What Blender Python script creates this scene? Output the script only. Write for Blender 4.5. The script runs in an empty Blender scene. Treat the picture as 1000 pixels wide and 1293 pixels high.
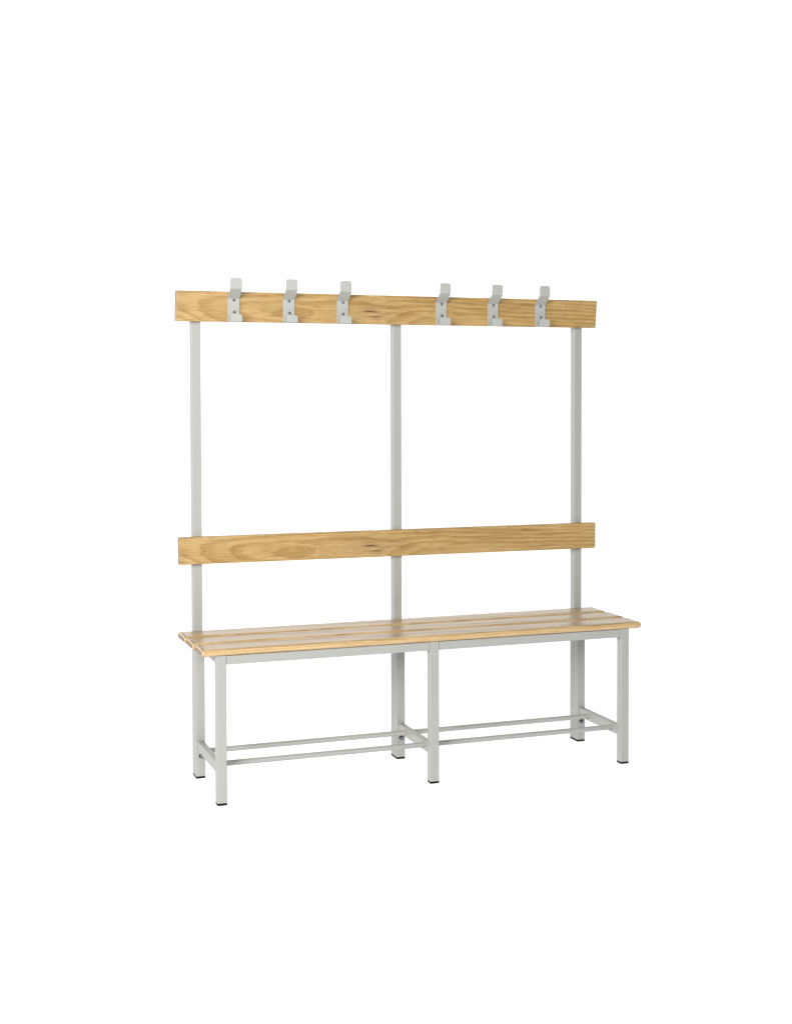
import bpy, bmesh, math
from mathutils import Vector, Matrix

S = bpy.context.scene
C = S.collection

# ------------------------------------------------------------------ dimensions (metres)
W = 0.030                      # square steel tube
X_LEGS = (0.0, 0.6817, 1.359)  # left edge of each leg frame
Y_REAR = 0.3311                # front face of the rear legs
Y_POST = Y_REAR + W + 0.0004   # front face of the tall posts behind them
H = 0.454                      # underside of the seat slats
SLAT_T, SLAT_W, SLAT_G = 0.021, 0.1064, 0.0225
BOARD_T = 0.022
Y_BOARD = Y_POST - BOARD_T - 0.0004
ROOT = Vector((0.69, 0.18, 0.0))

# ------------------------------------------------------------------ node helpers
def new_mat(name):
    m = bpy.data.materials.new(name)
    m.use_nodes = True
    nt = m.node_tree
    b = nt.nodes['Principled BSDF']
    return m, nt, b

class N:
    """tiny expression builder for shader math"""
    def __init__(s, nt): s.nt = nt
    def _in(s, sock, v):
        if hasattr(v, 'is_linked') or hasattr(v, 'links'): s.nt.links.new(v, sock)
        else: sock.default_value = v
    def m(s, op, a, b=None, c=None):
        n = s.nt.nodes.new('ShaderNodeMath'); n.operation = op
        s._in(n.inputs[0], a)
        if b is not None: s._in(n.inputs[1], b)
        if c is not None: s._in(n.inputs[2], c)
        return n.outputs[0]
    def add(s, a, b): return s.m('ADD', a, b)
    def sub(s, a, b): return s.m('SUBTRACT', a, b)
    def mul(s, a, b): return s.m('MULTIPLY', a, b)
    def xyz(s, v):
        n = s.nt.nodes.new('ShaderNodeSeparateXYZ'); s.nt.links.new(v, n.inputs[0]); return n.outputs
    def comb(s, x, y, z):
        n = s.nt.nodes.new('ShaderNodeCombineXYZ')
        for i, v in enumerate((x, y, z)): s._in(n.inputs[i], v)
        return n.outputs[0]
    def noise(s, vec, scale, detail=2.0, rough=0.5):
        mp = s.nt.nodes.new('ShaderNodeMapping'); mp.inputs['Scale'].default_value = scale
        s.nt.links.new(vec, mp.inputs['Vector'])
        n = s.nt.nodes.new('ShaderNodeTexNoise'); n.inputs['Scale'].default_value = 1.0
        n.inputs['Detail'].default_value = detail; n.inputs['Roughness'].default_value = rough
        s.nt.links.new(mp.outputs[0], n.inputs['Vector'])
        return n.outputs['Fac']
    def ramp(s, f, stops, interp='LINEAR'):
        n = s.nt.nodes.new('ShaderNodeValToRGB'); n.color_ramp.interpolation = interp
        e = n.color_ramp.elements
        while len(e) < len(stops): e.new(0.5)
        for i, (p, c) in enumerate(stops):
            e[i].position = p
            e[i].color = (*c, 1) if isinstance(c, tuple) else (c, c, c, 1)
        s.nt.links.new(f, n.inputs[0]); return n.outputs[0]
    def mix(s, f, a, b, mode='MIX'):
        n = s.nt.nodes.new('ShaderNodeMix'); n.data_type = 'RGBA'; n.blend_type = mode
        s._in(n.inputs[0], f)
        for k, v in ((6, a), (7, b)):
            if isinstance(v, tuple): n.inputs[k].default_value = (*v, 1)
            else: s.nt.links.new(v, n.inputs[k])
        return n.outputs[2]

# ------------------------------------------------------------------ materials
def wood(name, seed, upright, light, mid, dark, pith=(0.035, 0.012), slope=0.05, dip=0.0, calm_x=0.0, knots=(), pale_streaks=(), rough=0.34,
         ring=0.0105, wander=0.030, contrast=1.0, ior=1.45):
    """flat sawn pine: growth rings round a wandering pith, fibres, knots. Object coordinates (board runs along x)."""
    m, nt, b = new_mat(name); n = N(nt)
    tc = nt.nodes.new('ShaderNodeTexCoord')
    x, y, z = n.xyz(tc.outputs['Object'])
    if not upright: y, z = z, y          # y: through the board, z: across the board
    p = n.comb(n.add(x, seed), y, z)
    n1 = n.sub(n.noise(p, (2.4, 8, 6), 1.5, 0.5), 0.5)
    n2 = n.sub(n.noise(p, (3.2, 12, 10), 2, 0.5), 0.5)
    n3 = n.sub(n.noise(p, (9.0, 60, 55), 4, 0.6), 0.5)
    calm = n.m('MINIMUM', n.m('MAXIMUM', n.sub(1.0, n.mul(n.add(x, 0.15), calm_x)), 0.22), 1.0)
    a = n.add(n.add(n.add(y, pith[0]), n.mul(x, slope)), n.mul(n.mul(n1, calm), wander * 3.0))
    c = n.add(n.add(n.sub(z, pith[1]), n.mul(x, dip)), n.mul(n.mul(n2, calm), wander * 1.3))
    r = n.m('SQRT', n.add(n.mul(a, a), n.mul(c, c)))
    rr = n.add(n.m('DIVIDE', r, ring), n.mul(n3, 0.8))
    f = n.m('FRACT', rr)
    band = n.ramp(f, [(0.0, 0.15), (0.30, 0.22), (0.70, 0.66), (0.86, 0.86), (1.0, 0.15)], 'EASE')
    fib = n.noise(p, (14, 420, 420), 3, 0.6)
    fine = n.noise(p, (45, 900, 900), 2, 0.5)
    cloud = n.noise(p, (9.0, 50, 40), 4, 0.6)
    v = n.add(n.mul(n.sub(band, 0.45), 0.80 * contrast), n.mul(n.sub(fib, 0.5), 1.25))
    v = n.add(v, n.mul(n.sub(cloud, 0.5), 1.1 * contrast))
    v = n.add(v, n.mul(n.sub(fine, 0.5), 0.4))
    v = n.add(n.mul(v, 0.9), 0.45)
    col = n.ramp(v, [(0.0, light), (0.5, mid), (1.0, dark)])
    # short dark pores
    pore = n.ramp(n.noise(p, (38, 520, 520), 1, 0.4), [(0.0, 0.0), (0.63, 0.0), (0.74, 1.0)])
    col = n.mix(n.mul(pore, 0.5), col, tuple(k * 0.55 for k in dark))
    def blob(kx, kz, sx, sz):
        wob = n.mul(n.sub(n.noise(p, (30, 120, 120), 2, 0.5), 0.5), 0.006)
        u = n.m('DIVIDE', n.sub(x, kx), sx); w = n.m('DIVIDE', n.add(n.sub(z, kz), wob), sz)
        return n.m('EXPONENT', n.mul(n.add(n.mul(u, u), n.mul(w, w)), -1.0))
    for kx, kz, sx, sz, st in knots:
        col = n.mix(n.mul(blob(kx, kz, sx, sz), st), col, (0.07, 0.026, 0.010))
    for kx, kz, sx, sz, st in pale_streaks:  # pale streaks of the grain, the wood's own colour
        col = n.mix(n.mul(blob(kx, kz, sx, sz), st), col, light)
    nt.links.new(col, b.inputs['Base Color'])
    b.inputs['Roughness'].default_value = rough
    b.inputs['IOR'].default_value = ior
    bp = nt.nodes.new('ShaderNodeBump'); bp.inputs['Strength'].default_value = 0.05; bp.inputs['Distance'].default_value = 0.001
    nt.links.new(fib, bp.inputs['Height']); nt.links.new(bp.outputs[0], b.inputs['Normal'])
    return m

BOARD_KNOTS = [(-0.098, -0.006, 0.023, 0.0028, 1.0), (-0.076, -0.024, 0.026, 0.0027, 0.92), (-0.070, -0.032, 0.020, 0.0020, 0.45),
               (-0.104, 0.004, 0.032, 0.0022, 0.42), (-0.018, 0.006, 0.035, 0.0030, 0.30), (0.016, -0.012, 0.05, 0.0025, 0.22),
               (-0.120, 0.020, 0.09, 0.010, 0.16), (-0.090, -0.012, 0.085, 0.022, 0.22),
               (0.155, -0.022, 0.011, 0.0022, 0.40), (0.158, -0.030, 0.010, 0.002, 0.45),
               (0.36, 0.012, 0.09, 0.004, 0.20), (0.30, 0.028, 0.16, 0.006, 0.16), (0.63, 0.010, 0.06, 0.003, 0.26), (0.44, 0.024, 0.10, 0.004, 0.18)]
BOARD_PALE = [(-0.088, -0.017, 0.020, 0.0035, 0.8), (-0.50, 0.022, 0.10, 0.006, 0.40), (-0.06, 0.030, 0.035, 0.006, 0.5),
               (0.25, -0.030, 0.25, 0.012, 0.35)]
M_BOARD = wood('pine_board', 3.1, True, (0.390, 0.272, 0.124), (0.284, 0.180, 0.062), (0.186, 0.102, 0.029), pith=(0.072, -0.045), slope=-0.050, dip=0.060, calm_x=1.6,
               knots=BOARD_KNOTS, pale_streaks=BOARD_PALE, wander=0.030, ring=0.0125, contrast=0.80)
M_SLAT = [wood('pine_seat_%d' % i, 7.7 + 5.3 * i, False, (0.450, 0.330, 0.175), (0.365, 0.246, 0.110), (0.262, 0.152, 0.054),
               pith=(0.075 - 0.01 * i, 0.02 * (i - 1)), slope=0.012 * (1 - i), wander=0.012, ring=0.0062, contrast=1.05, rough=0.32, ior=1.70)
          for i in range(3)]

def steel(name='light_grey_powder_coat', k=1.0):
    m, nt, b = new_mat(name); n = N(nt)
    tc = nt.nodes.new('ShaderNodeTexCoord'); p = tc.outputs['Object']
    cl = n.noise(p, (9, 9, 5), 3, 0.5)
    gr = n.noise(p, (700, 700, 700), 2, 0.5)
    col = n.mix(cl, (0.232 * k, 0.236 * k, 0.224 * k), (0.254 * k, 0.258 * k, 0.246 * k))
    col = n.mix(n.mul(n.ramp(gr, [(0.35, 0.0), (0.7, 1.0)]), 0.14), col, (0.19, 0.192, 0.182))
    nt.links.new(col, b.inputs['Base Color'])
    b.inputs['Roughness'].default_value = 0.42
    bp = nt.nodes.new('ShaderNodeBump'); bp.inputs['Strength'].default_value = 0.06; bp.inputs['Distance'].default_value = 0.0006
    nt.links.new(gr, bp.inputs['Height']); nt.links.new(bp.outputs[0], b.inputs['Normal'])
    return m
M_STEEL = steel(k=1.04)
M_HOOK = steel('pale_grey_hook_paint', 1.20)

def end_grain(name, seed, a, b_):
    m, nt, b = new_mat(name); n = N(nt)
    tc = nt.nodes.new('ShaderNodeTexCoord'); x, y, z = n.xyz(tc.outputs['Object'])
    p = n.comb(n.add(x, seed), y, z)
    d = n.sub(n.noise(p, (60, 60, 60), 2, 0.5), 0.5)
    r = n.m('SQRT', n.add(n.m('POWER', n.add(y, 0.03), 2.0), n.m('POWER', n.add(z, 0.045), 2.0)))
    f = n.m('FRACT', n.add(n.m('DIVIDE', r, 0.0048), n.mul(d, 0.9)))
    v = n.add(n.mul(f, 0.7), n.mul(n.noise(p, (400, 400, 400), 2, 0.5), 0.4))
    nt.links.new(n.mix(v, a, b_), b.inputs['Base Color']); b.inputs['Roughness'].default_value = 0.55
    return m
M_END = end_grain('pine_end_grain', 2.0, (0.235, 0.160, 0.095), (0.125, 0.070, 0.036))

def simple(name, c, rough, metal=0.0, c2=None, sc=60):
    m, nt, b = new_mat(name); n = N(nt)
    tc = nt.nodes.new('ShaderNodeTexCoord')
    f = n.noise(tc.outputs['Object'], (sc, sc, sc), 2, 0.5)
    nt.links.new(n.mix(f, c, c2 or tuple(k * 0.8 for k in c)), b.inputs['Base Color'])
    b.inputs['Roughness'].default_value = rough; b.inputs['Metallic'].default_value = metal
    return m
M_RUBBER = simple('black_rubber', (0.003, 0.003, 0.0034), 0.8)
M_RUBBER.node_tree.nodes['Principled BSDF'].inputs['Specular IOR Level'].default_value = 0.15
M_ZINC = simple('zinc_plated_screw', (0.20, 0.215, 0.25), 0.22, 1.0, sc=400)
M_DARK = simple('dark_washer', (0.035, 0.037, 0.04), 0.4, 0.6)
M_WEAR = simple('bare_scuffed_metal', (0.20, 0.20, 0.19), 0.5)

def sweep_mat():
    # white sweep: a little diffuse, mostly an added glow that whites out shadows
    m, nt, b = new_mat('self_lit_white_sweep'); n = N(nt)
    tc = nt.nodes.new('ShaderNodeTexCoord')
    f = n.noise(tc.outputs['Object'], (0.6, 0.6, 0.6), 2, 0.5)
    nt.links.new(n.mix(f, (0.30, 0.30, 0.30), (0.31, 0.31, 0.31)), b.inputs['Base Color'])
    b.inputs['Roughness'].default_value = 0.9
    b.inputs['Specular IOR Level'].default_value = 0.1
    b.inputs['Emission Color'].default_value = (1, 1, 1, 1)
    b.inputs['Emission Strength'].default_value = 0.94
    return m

# ------------------------------------------------------------------ mesh helpers
def link(name, bm, mat, parent, centre, smooth=True):
    """bm is built about its own centre; centre is in bench coordinates (parent root) or parent-local."""
    me = bpy.data.meshes.new(name)
    bmesh.ops.recalc_face_normals(bm, faces=bm.faces)
    bm.to_mesh(me); bm.free()
    if smooth:
        for f in me.polygons: f.use_smooth = True
        try: me.set_sharp_from_angle(angle=math.radians(40))
        except Exception: pass
    me.materials.append(mat)
    if name in ('seat_slat', 'coat_rail', 'backrest'):
        me.materials.append(M_END)
        for f in me.polygons:
            if abs(f.normal.x) > 0.8: f.material_index = 1
    o = bpy.data.objects.new(name, me); C.objects.link(o)
    if smooth:
        wn = o.modifiers.new('weighted_normals', 'WEIGHTED_NORMAL'); wn.keep_sharp = True; wn.weight = 60
    o.parent = parent
    o.location = Vector(centre) - (ROOT if parent is root else Vector((0, 0, 0)))
    return o

def box_bm(sx, sy, sz, bev=0.0015, seg=2, skew=None, edges=None):
    bm = bmesh.new(); bmesh.ops.create_cube(bm, size=1.0)
    bmesh.ops.scale(bm, vec=(sx, sy, sz), verts=bm.verts)
    if skew: skew(bm)
    if bev:
        es = [e for e in bm.edges if edges is None or edges(e)]
        bmesh.ops.bevel(bm, geom=es, offset=bev, segments=seg, profile=0.5, affect='EDGES')
    return bm

def box(name, mat, lo, hi, parent=None, **k):
    lo, hi = Vector(lo), Vector(hi); d = hi - lo
    return link(name, box_bm(*d, **k), mat, parent or root, (lo + hi) / 2)

def cyl_bm(r, depth, seg=24, axis='z', bev=0.0):
    bm = bmesh.new()
    bmesh.ops.create_cone(bm, cap_ends=True, segments=seg, radius1=r, radius2=r, depth=depth)
    if bev:
        es = [e for e in bm.edges if abs(e.verts[0].co.z - e.verts[1].co.z) < 1e-6]
        bmesh.ops.bevel(bm, geom=es, offset=bev, segments=3, profile=0.5, affect='EDGES')
    if axis == 'x': bmesh.ops.rotate(bm, matrix=Matrix.Rotation(math.pi / 2, 3, 'Y'), verts=bm.verts)
    if axis == 'y': bmesh.ops.rotate(bm, matrix=Matrix.Rotation(math.pi / 2, 3, 'X'), verts=bm.verts)
    return bm

def copy_tree(o, dx, parent):
    c = o.copy(); C.objects.link(c); c.parent = parent
    c.location = o.location + Vector(dx)
    for ch in list(o.children):
        g = ch.copy(); C.objects.link(g); g.parent = c
    return c

# ------------------------------------------------------------------ the bench
root = bpy.data.objects.new('cloakroom_bench', None); C.objects.link(root)
root.location = ROOT
root['label'] = 'pine and light grey steel cloakroom bench with backrest and six coat hooks on white'
root['category'] = 'bench'

vert = lambda e: abs(e.verts[0].co.z - e.verts[1].co.z) > 0.05
CAP = 0.0075
def upright(name, x, y, top):
    o = box(name, M_STEEL, (x, y, CAP), (x + W, y + W, top), bev=0.0018, seg=3, edges=vert)
    zc = (CAP + top) / 2
    lo = Vector((-W / 2 + 0.0002, -W / 2 + 0.0002, -zc)); hi = Vector((W / 2 - 0.0002, W / 2 - 0.0002, CAP - zc))
    d = hi - lo
    link('foot_cap', box_bm(*d, bev=0.001, seg=2), M_RUBBER, o, (lo + hi) / 2)
    return o

FRONT = upright('leg', X_LEGS[0], 0.0, H)
REAR = upright('leg', X_LEGS[0], Y_REAR, H)
POST = upright('post', X_LEGS[0], Y_POST, 1.545)
for x in X_LEGS[1:]:
    for o in (FRONT, REAR, POST):
        copy_tree(o, (x, 0, 0), root)

# rails under the seat: between the legs, a hair behind the leg faces
RH, RT = 0.0275, 0.020
for i in range(2):
    a, b_ = X_LEGS[i] + W + 0.0006, X_LEGS[i + 1] - 0.0006
    box('front_rail', M_STEEL, (a, 0.0006, H - RH), (b_, 0.0006 + RT, H - 0.0008), bev=0.0018, seg=2)
    box('rear_rail', M_STEEL, (a, Y_REAR + W - RT - 0.0006, H - RH), (b_, Y_REAR + W - 0.0006, H - 0.0008), bev=0.0018, seg=2)
for x in X_LEGS:
    box('cross_rail', M_STEEL, (x + 0.005, W + 0.0005, H - RH), (x + 0.025, Y_REAR - 0.0005, H - 0.0008), bev=0.0018, seg=2)
    box('stretcher', M_STEEL, (x + 0.005, W + 0.0003, 0.0915), (x + 0.025, Y_REAR - 0.0003, 0.1235), bev=0.0018, seg=2)
# weld beads where the stretchers meet the rear legs
def bead_bm(n=9):
    bm = bmesh.new()
    for i in range(n):
        t = (i / (n - 1) - 0.5) * 0.019
        r = 0.0021 + 0.0006 * math.sin(i * 2.3)
        bmesh.ops.create_uvsphere(bm, u_segments=8, v_segments=6, radius=r, matrix=Matrix.Translation((t, 0.0003 * math.sin(i * 1.7), 0)) @ Matrix.Diagonal((1.2, 1, 0.8, 1)))
    return bm
bead0 = None
for x in X_LEGS:
    for y in (Y_REAR - 0.0008, W + 0.0008):
        if bead0 is None: bead0 = link('weld_bead', bead_bm(), M_STEEL, root, (x + 0.015, y, 0.1235))
        else:
            c = bead0.copy(); C.objects.link(c); c.parent = root; c.location = Vector((x + 0.015, y, 0.1235)) - ROOT

# two thin shoe rods in each bay
for i in range(2):
    a, b_ = X_LEGS[i] + 0.0245, X_LEGS[i + 1] + 0.0055
    for y in (0.076, 0.252):
        link('shoe_rod', cyl_bm(0.0084, b_ - a, 24, 'x'), M_STEEL, root, ((a + b_) / 2, y, 0.1088))
        
# bolts that hold legs and posts together, below the stretchers
def bolt(x):
    bm = cyl_bm(0.0075, 0.0022, 24, 'y', 0.0006)
    o = link('bolt', bm, M_DARK, root, (x + 0.0165, Y_REAR - 0.0014, 0.0735))
    link('nut', cyl_bm(0.0056, 0.0062, 6, 'y', 0.0008), M_ZINC, o, (0, -0.0040, 0), smooth=False)
    link('thread_end', cyl_bm(0.0030, 0.0050, 16, 'y', 0.0006), M_ZINC, o, (0, -0.0094, 0))
    return o
B0 = bolt(X_LEGS[0])
for x in X_LEGS[1:]:
    copy_tree(B0, (x, 0, 0), root)

# seat: three slats with rounded long edges
x0, x1 = -0.0449, 1.4336
longe = lambda e: abs(e.verts[0].co.x - e.verts[1].co.x) > 0.5
for i in range(3):
    y = -0.0035 + i * (SLAT_W + SLAT_G)
    dx0 = (-0.0015, -0.0042, -0.0058)[i]; dx1 = (0.0, 0.0012, -0.0008)[i]
    def rb(sx, sy, sz):
        bm = bmesh.new(); bmesh.ops.create_cube(bm, size=1.0); bmesh.ops.scale(bm, vec=(sx, sy, sz), verts=bm.verts)
        vz = [e for e in bm.edges if abs(e.verts[0].co.z - e.verts[1].co.z) > 0.01]
        bmesh.ops.bevel(bm, geom=vz, offset=0.0045, segments=4, profile=0.5, affect='EDGES')
        bmesh.ops.bevel(bm, geom=[e for e in bm.edges if abs(e.verts[0].co.z - e.verts[1].co.z) < 1e-6], offset=0.0082, segments=6, profile=0.5, affect='EDGES')
        return bm
    lo = Vector((x0 + dx0, y, H)); hi = Vector((x1 + dx1, y + SLAT_W, H + SLAT_T)); d = hi - lo
    link('seat_slat', rb(*d), M_SLAT[i], root, (lo + hi) / 2)

# the two boards (front face given by its corners)
def board(name, tl, tr, bl, br, back_dx=(0, 0, 0, 0)):
    xc = 0.69; zc = (tl[1] + bl[1] + tr[1] + br[1]) / 4
    bm = bmesh.new(); t = BOARD_T / 2
    f = [bm.verts.new((p[0] - xc, -t, p[1] - zc)) for p in (tl, tr, br, bl)]
    k = [bm.verts.new((p[0] - xc + d_, t, p[1] - zc)) for p, d_ in zip((tl, tr, br, bl), back_dx)]
    bm.faces.new(f); bm.faces.new(k[::-1])
    for i in range(4): bm.faces.new((f[i], k[i], k[(i + 1) % 4], f[(i + 1) % 4]))
    bmesh.ops.bevel(bm, geom=list(bm.edges), offset=0.0022, segments=2, profile=0.5, affect='EDGES')
    return link(name, bm, M_BOARD, root, (xc, Y_BOARD + t, zc))
board('coat_rail', (-0.0502, 1.5702), (1.4380, 1.5686), (-0.0545, 1.4723), (1.4323, 1.4721), (-0.001, 0.0, 0.0, 0.001))
board('backrest', (-0.0488, 0.7812), (1.4337, 0.7797), (-0.0484, 0.6927), (1.4333, 0.6887))

# ------------------------------------------------------------------ coat hooks (bent flat steel)
HW, HT = 0.0385, 0.0030
def arc(c, r, a0, a1, n):
    return [(c[0] + r * math.cos(math.radians(a0 + (a1 - a0) * i / n)), c[1] + r * math.sin(math.radians(a0 + (a1 - a0) * i / n))) for i in range(n + 1)]
def fillet(pts, rad, n=5):
    out = [Vector(pts[0])]
    for i in range(1, len(pts) - 1):
        p0, p1, p2 = Vector(pts[i - 1]), Vector(pts[i]), Vector(pts[i + 1])
        a, b_ = (p0 - p1).normalized(), (p2 - p1).normalized()
        ang = a.angle(b_); t = rad[i - 1] / math.tan(ang / 2)
        s, e = p1 + a * t, p1 + b_ * t
        for k in range(n + 1):
            u = k / n
            out.append((1 - u) ** 2 * s + 2 * u * (1 - u) * p1 + u * u * e)
    out.append(Vector(pts[-1])); return out
def hook_bm():
    # (n = out from the board, h = height above the board's lower edge), along the strip's middle
    raw = [(0.0395, 0.0225), (0.0395, -0.0005), (0.0018, -0.0005), (0.0018, 0.0755), (0.0420, 0.1050), (0.0424, 0.1388)]
    pts = fillet(raw, [0.006, 0.004, 0.002, 0.003])
    # refine the two free ends so that their corners can be rounded
    def refine(a, b_, r, n=8):
        d = (b_ - a).normalized()
        return [a + d * r * (1 - math.cos(math.pi / 2 * i / n)) for i in range(n + 1)]
    R = 0.0075
    s = refine(pts[0], pts[1], R); e = refine(pts[-1], pts[-2], R)[::-1]
    path = s + pts[1:-1] + e
    bm = bmesh.new(); rows = []
    n = len(path)
    for i, p in enumerate(path):
        q0, q1 = path[max(i - 1, 0)], path[min(i + 1, n - 1)]
        t = (q1 - q0).normalized(); nn = Vector((t.y, -t.x))
        d0 = (p - path[0]).length if i < len(s) else 1; d1 = (p - path[-1]).length if i >= n - len(e) else 1
        d = min(d0, d1); hw = HW / 2
        if d < R: hw = HW / 2 - R + math.sqrt(max(R * R - (R - d) ** 2, 0.0))
        a, b_ = p + nn * HT / 2, p - nn * HT / 2
        rows.append([bm.verts.new((-hw, -a.x, a.y)), bm.verts.new((hw, -a.x, a.y)), bm.verts.new((hw, -b_.x, b_.y)), bm.verts.new((-hw, -b_.x, b_.y))])
    for r0, r1 in zip(rows, rows[1:]):
        for k in range(4): bm.faces.new((r0[k], r0[(k + 1) % 4], r1[(k + 1) % 4], r1[k]))
    bm.faces.new(rows[0][::-1]); bm.faces.new(rows[-1])
    bmesh.ops.recalc_face_normals(bm, faces=bm.faces)
    es = [e for e in bm.edges if len(e.link_faces) == 2 and e.calc_face_angle(0) > math.radians(60)]
    bmesh.ops.bevel(bm, geom=es, offset=0.0006, segments=2, profile=0.5, affect='EDGES', clamp_overlap=True)
    return bm
def screw_bm():
    # domed pan head with a cross recess
    bm = bmesh.new(); r = 0.0046
    prof = [(0.0, 0.0034), (0.0010, 0.0034), (0.0020, 0.0031), (0.0030, 0.0025), (0.0039, 0.0015), (r, 0.0003), (r, -0.0006)]
    seg = 24; rings = []
    for rr, zz in prof:
        if rr == 0: rings.append([bm.verts.new((0, -zz + 0.0011, 0))])
        else: rings.append([bm.verts.new((rr * math.cos(2 * math.pi * k / seg), -zz + (0.0009 if (k % 6 == 0 and rr < 0.0020) else 0), rr * math.sin(2 * math.pi * k / seg))) for k in range(seg)])
    for k in range(seg): bm.faces.new((rings[0][0], rings[1][k], rings[1][(k + 1) % seg]))
    for a, b_ in zip(rings[1:], rings[2:]):
        for k in range(seg): bm.faces.new((a[k], b_[k], b_[(k + 1) % seg], a[(k + 1) % seg]))
    return bm
hx = [0.1328, 0.3152, 0.4978, 0.8468, 1.0368, 1.2150]
hz = [1.4726, 1.4728, 1.4722, 1.4738, 1.4736, 1.4742]
hook = link('coat_hook', hook_bm(), M_HOOK, root, (hx[0], Y_BOARD - 0.0004, hz[0]))
s0 = link('screw', screw_bm(), M_ZINC, hook, (0.0006, -0.0036, 0.0700))
s1 = s0.copy(); C.objects.link(s1); s1.parent = hook; s1.location = (0.0016, -0.0036, 0.0315)
for i in range(1, 6):
    copy_tree(hook, (hx[i] - hx[0], 0, hz[i] - hz[0]), root)

# small scuffs low on the front legs
def scuff(x, z, sx, sz, a):
    bm = bmesh.new()
    bmesh.ops.create_cone(bm, cap_ends=True, segments=14, radius1=0.5, radius2=0.42, depth=1.0)
    bmesh.ops.rotate(bm, matrix=Matrix.Rotation(math.pi / 2, 3, 'X'), verts=bm.verts)
    for i, v in enumerate(bm.verts):
        k = 1 + 0.25 * math.sin(i * 2.1); v.co.x *= sx * k; v.co.z *= sz * k; v.co.y *= 0.0005
    bmesh.ops.rotate(bm, matrix=Matrix.Rotation(a, 3, 'Y'), verts=bm.verts)
    link('scuff_mark', bm, M_WEAR, root, (x, -0.0001, z))
for x in X_LEGS[1:]:
    link('dark_dot', cyl_bm(0.0026, 0.0006, 16, 'x'), M_DARK, root, (x - 0.0001, 0.019, H - RH - 0.0045))  # small dark disc on the leg's side face, just below the rail
scuff(1.3675, 0.0385, 0.0022, 0.006, 0.35)
scuff(1.3700, 0.0270, 0.0040, 0.004, 0.2)
scuff(0.6965, 0.0150, 0.0050, 0.0014, 0.1)

# ------------------------------------------------------------------ white sweep the bench stands on
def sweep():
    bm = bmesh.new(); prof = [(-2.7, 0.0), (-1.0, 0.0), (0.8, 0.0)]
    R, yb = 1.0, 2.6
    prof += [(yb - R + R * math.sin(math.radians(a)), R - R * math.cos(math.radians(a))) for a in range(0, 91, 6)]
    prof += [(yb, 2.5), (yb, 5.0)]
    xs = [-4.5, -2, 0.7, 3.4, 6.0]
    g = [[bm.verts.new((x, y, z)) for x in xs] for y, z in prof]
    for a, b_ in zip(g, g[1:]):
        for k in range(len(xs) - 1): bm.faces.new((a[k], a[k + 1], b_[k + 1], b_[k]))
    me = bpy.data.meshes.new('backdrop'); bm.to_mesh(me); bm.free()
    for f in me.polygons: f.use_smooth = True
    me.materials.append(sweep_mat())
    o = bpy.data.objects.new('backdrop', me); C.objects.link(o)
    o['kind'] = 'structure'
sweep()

# ------------------------------------------------------------------ light
w = bpy.data.worlds.new('World'); S.world = w; w.use_nodes = True
bg = w.node_tree.nodes['Background']
bg.inputs[0].default_value = (1, 1, 1, 1); bg.inputs[1].default_value = 0.20

def area(name, loc, target, size, power, col=(1, 1, 1)):
    l = bpy.data.lights.new(name, 'AREA'); l.shape = 'RECTANGLE'; l.size, l.size_y = size
    l.energy = power; l.color = col
    o = bpy.data.objects.new(name, l); C.objects.link(o); o.location = loc
    o.rotation_euler = (Vector(target) - Vector(loc)).to_track_quat('-Z', 'Y').to_euler()
    return o
area('key_softbox', (-2.9, -3.1, 2.25), (0.5, 0.1, 0.9), (2.4, 1.8), 372, (1.0, 0.985, 0.96))
area('front_softbox', (-0.9, -5.4, 1.65), (0.4, 0.1, 0.9), (2.0, 1.8), 205, (1.0, 0.985, 0.96))

# ------------------------------------------------------------------ camera
cam = bpy.data.cameras.new('camera'); co = bpy.data.objects.new('camera', cam); C.objects.link(co); S.camera = co
F, PX, PY = 1830.5434, 573.0029, 555.8615
yaw, pitch, roll = (math.radians(a) for a in (-21.0469, -1.9608, -0.0595))
f = Vector((-math.sin(yaw) * math.cos(pitch), math.cos(yaw) * math.cos(pitch), math.sin(pitch)))
rt = Vector((math.cos(yaw), math.sin(yaw), 0)); up = rt.cross(f)
r2 = math.cos(roll) * rt + math.sin(roll) * up; u2 = -math.sin(roll) * rt + math.cos(roll) * up
mw = Matrix((r2, u2, -f)).transposed().to_4x4(); mw.translation = (-0.8869, -4.2860, 1.2499)
co.matrix_world = mw
cam.sensor_fit = 'HORIZONTAL'; cam.sensor_width = 36.0; cam.lens = 36.0 * F / 1000.0
cam.shift_x = (500.0 - PX) / 1000.0; cam.shift_y = (PY - 646.5) / 1000.0
cam.clip_start = 0.05; cam.clip_end = 100

S.view_settings.view_transform = 'Standard'; S.view_settings.look = 'None'
S.view_settings.exposure = 0; S.view_settings.gamma = 1
S.render.resolution_x, S.render.resolution_y = 791, 1024
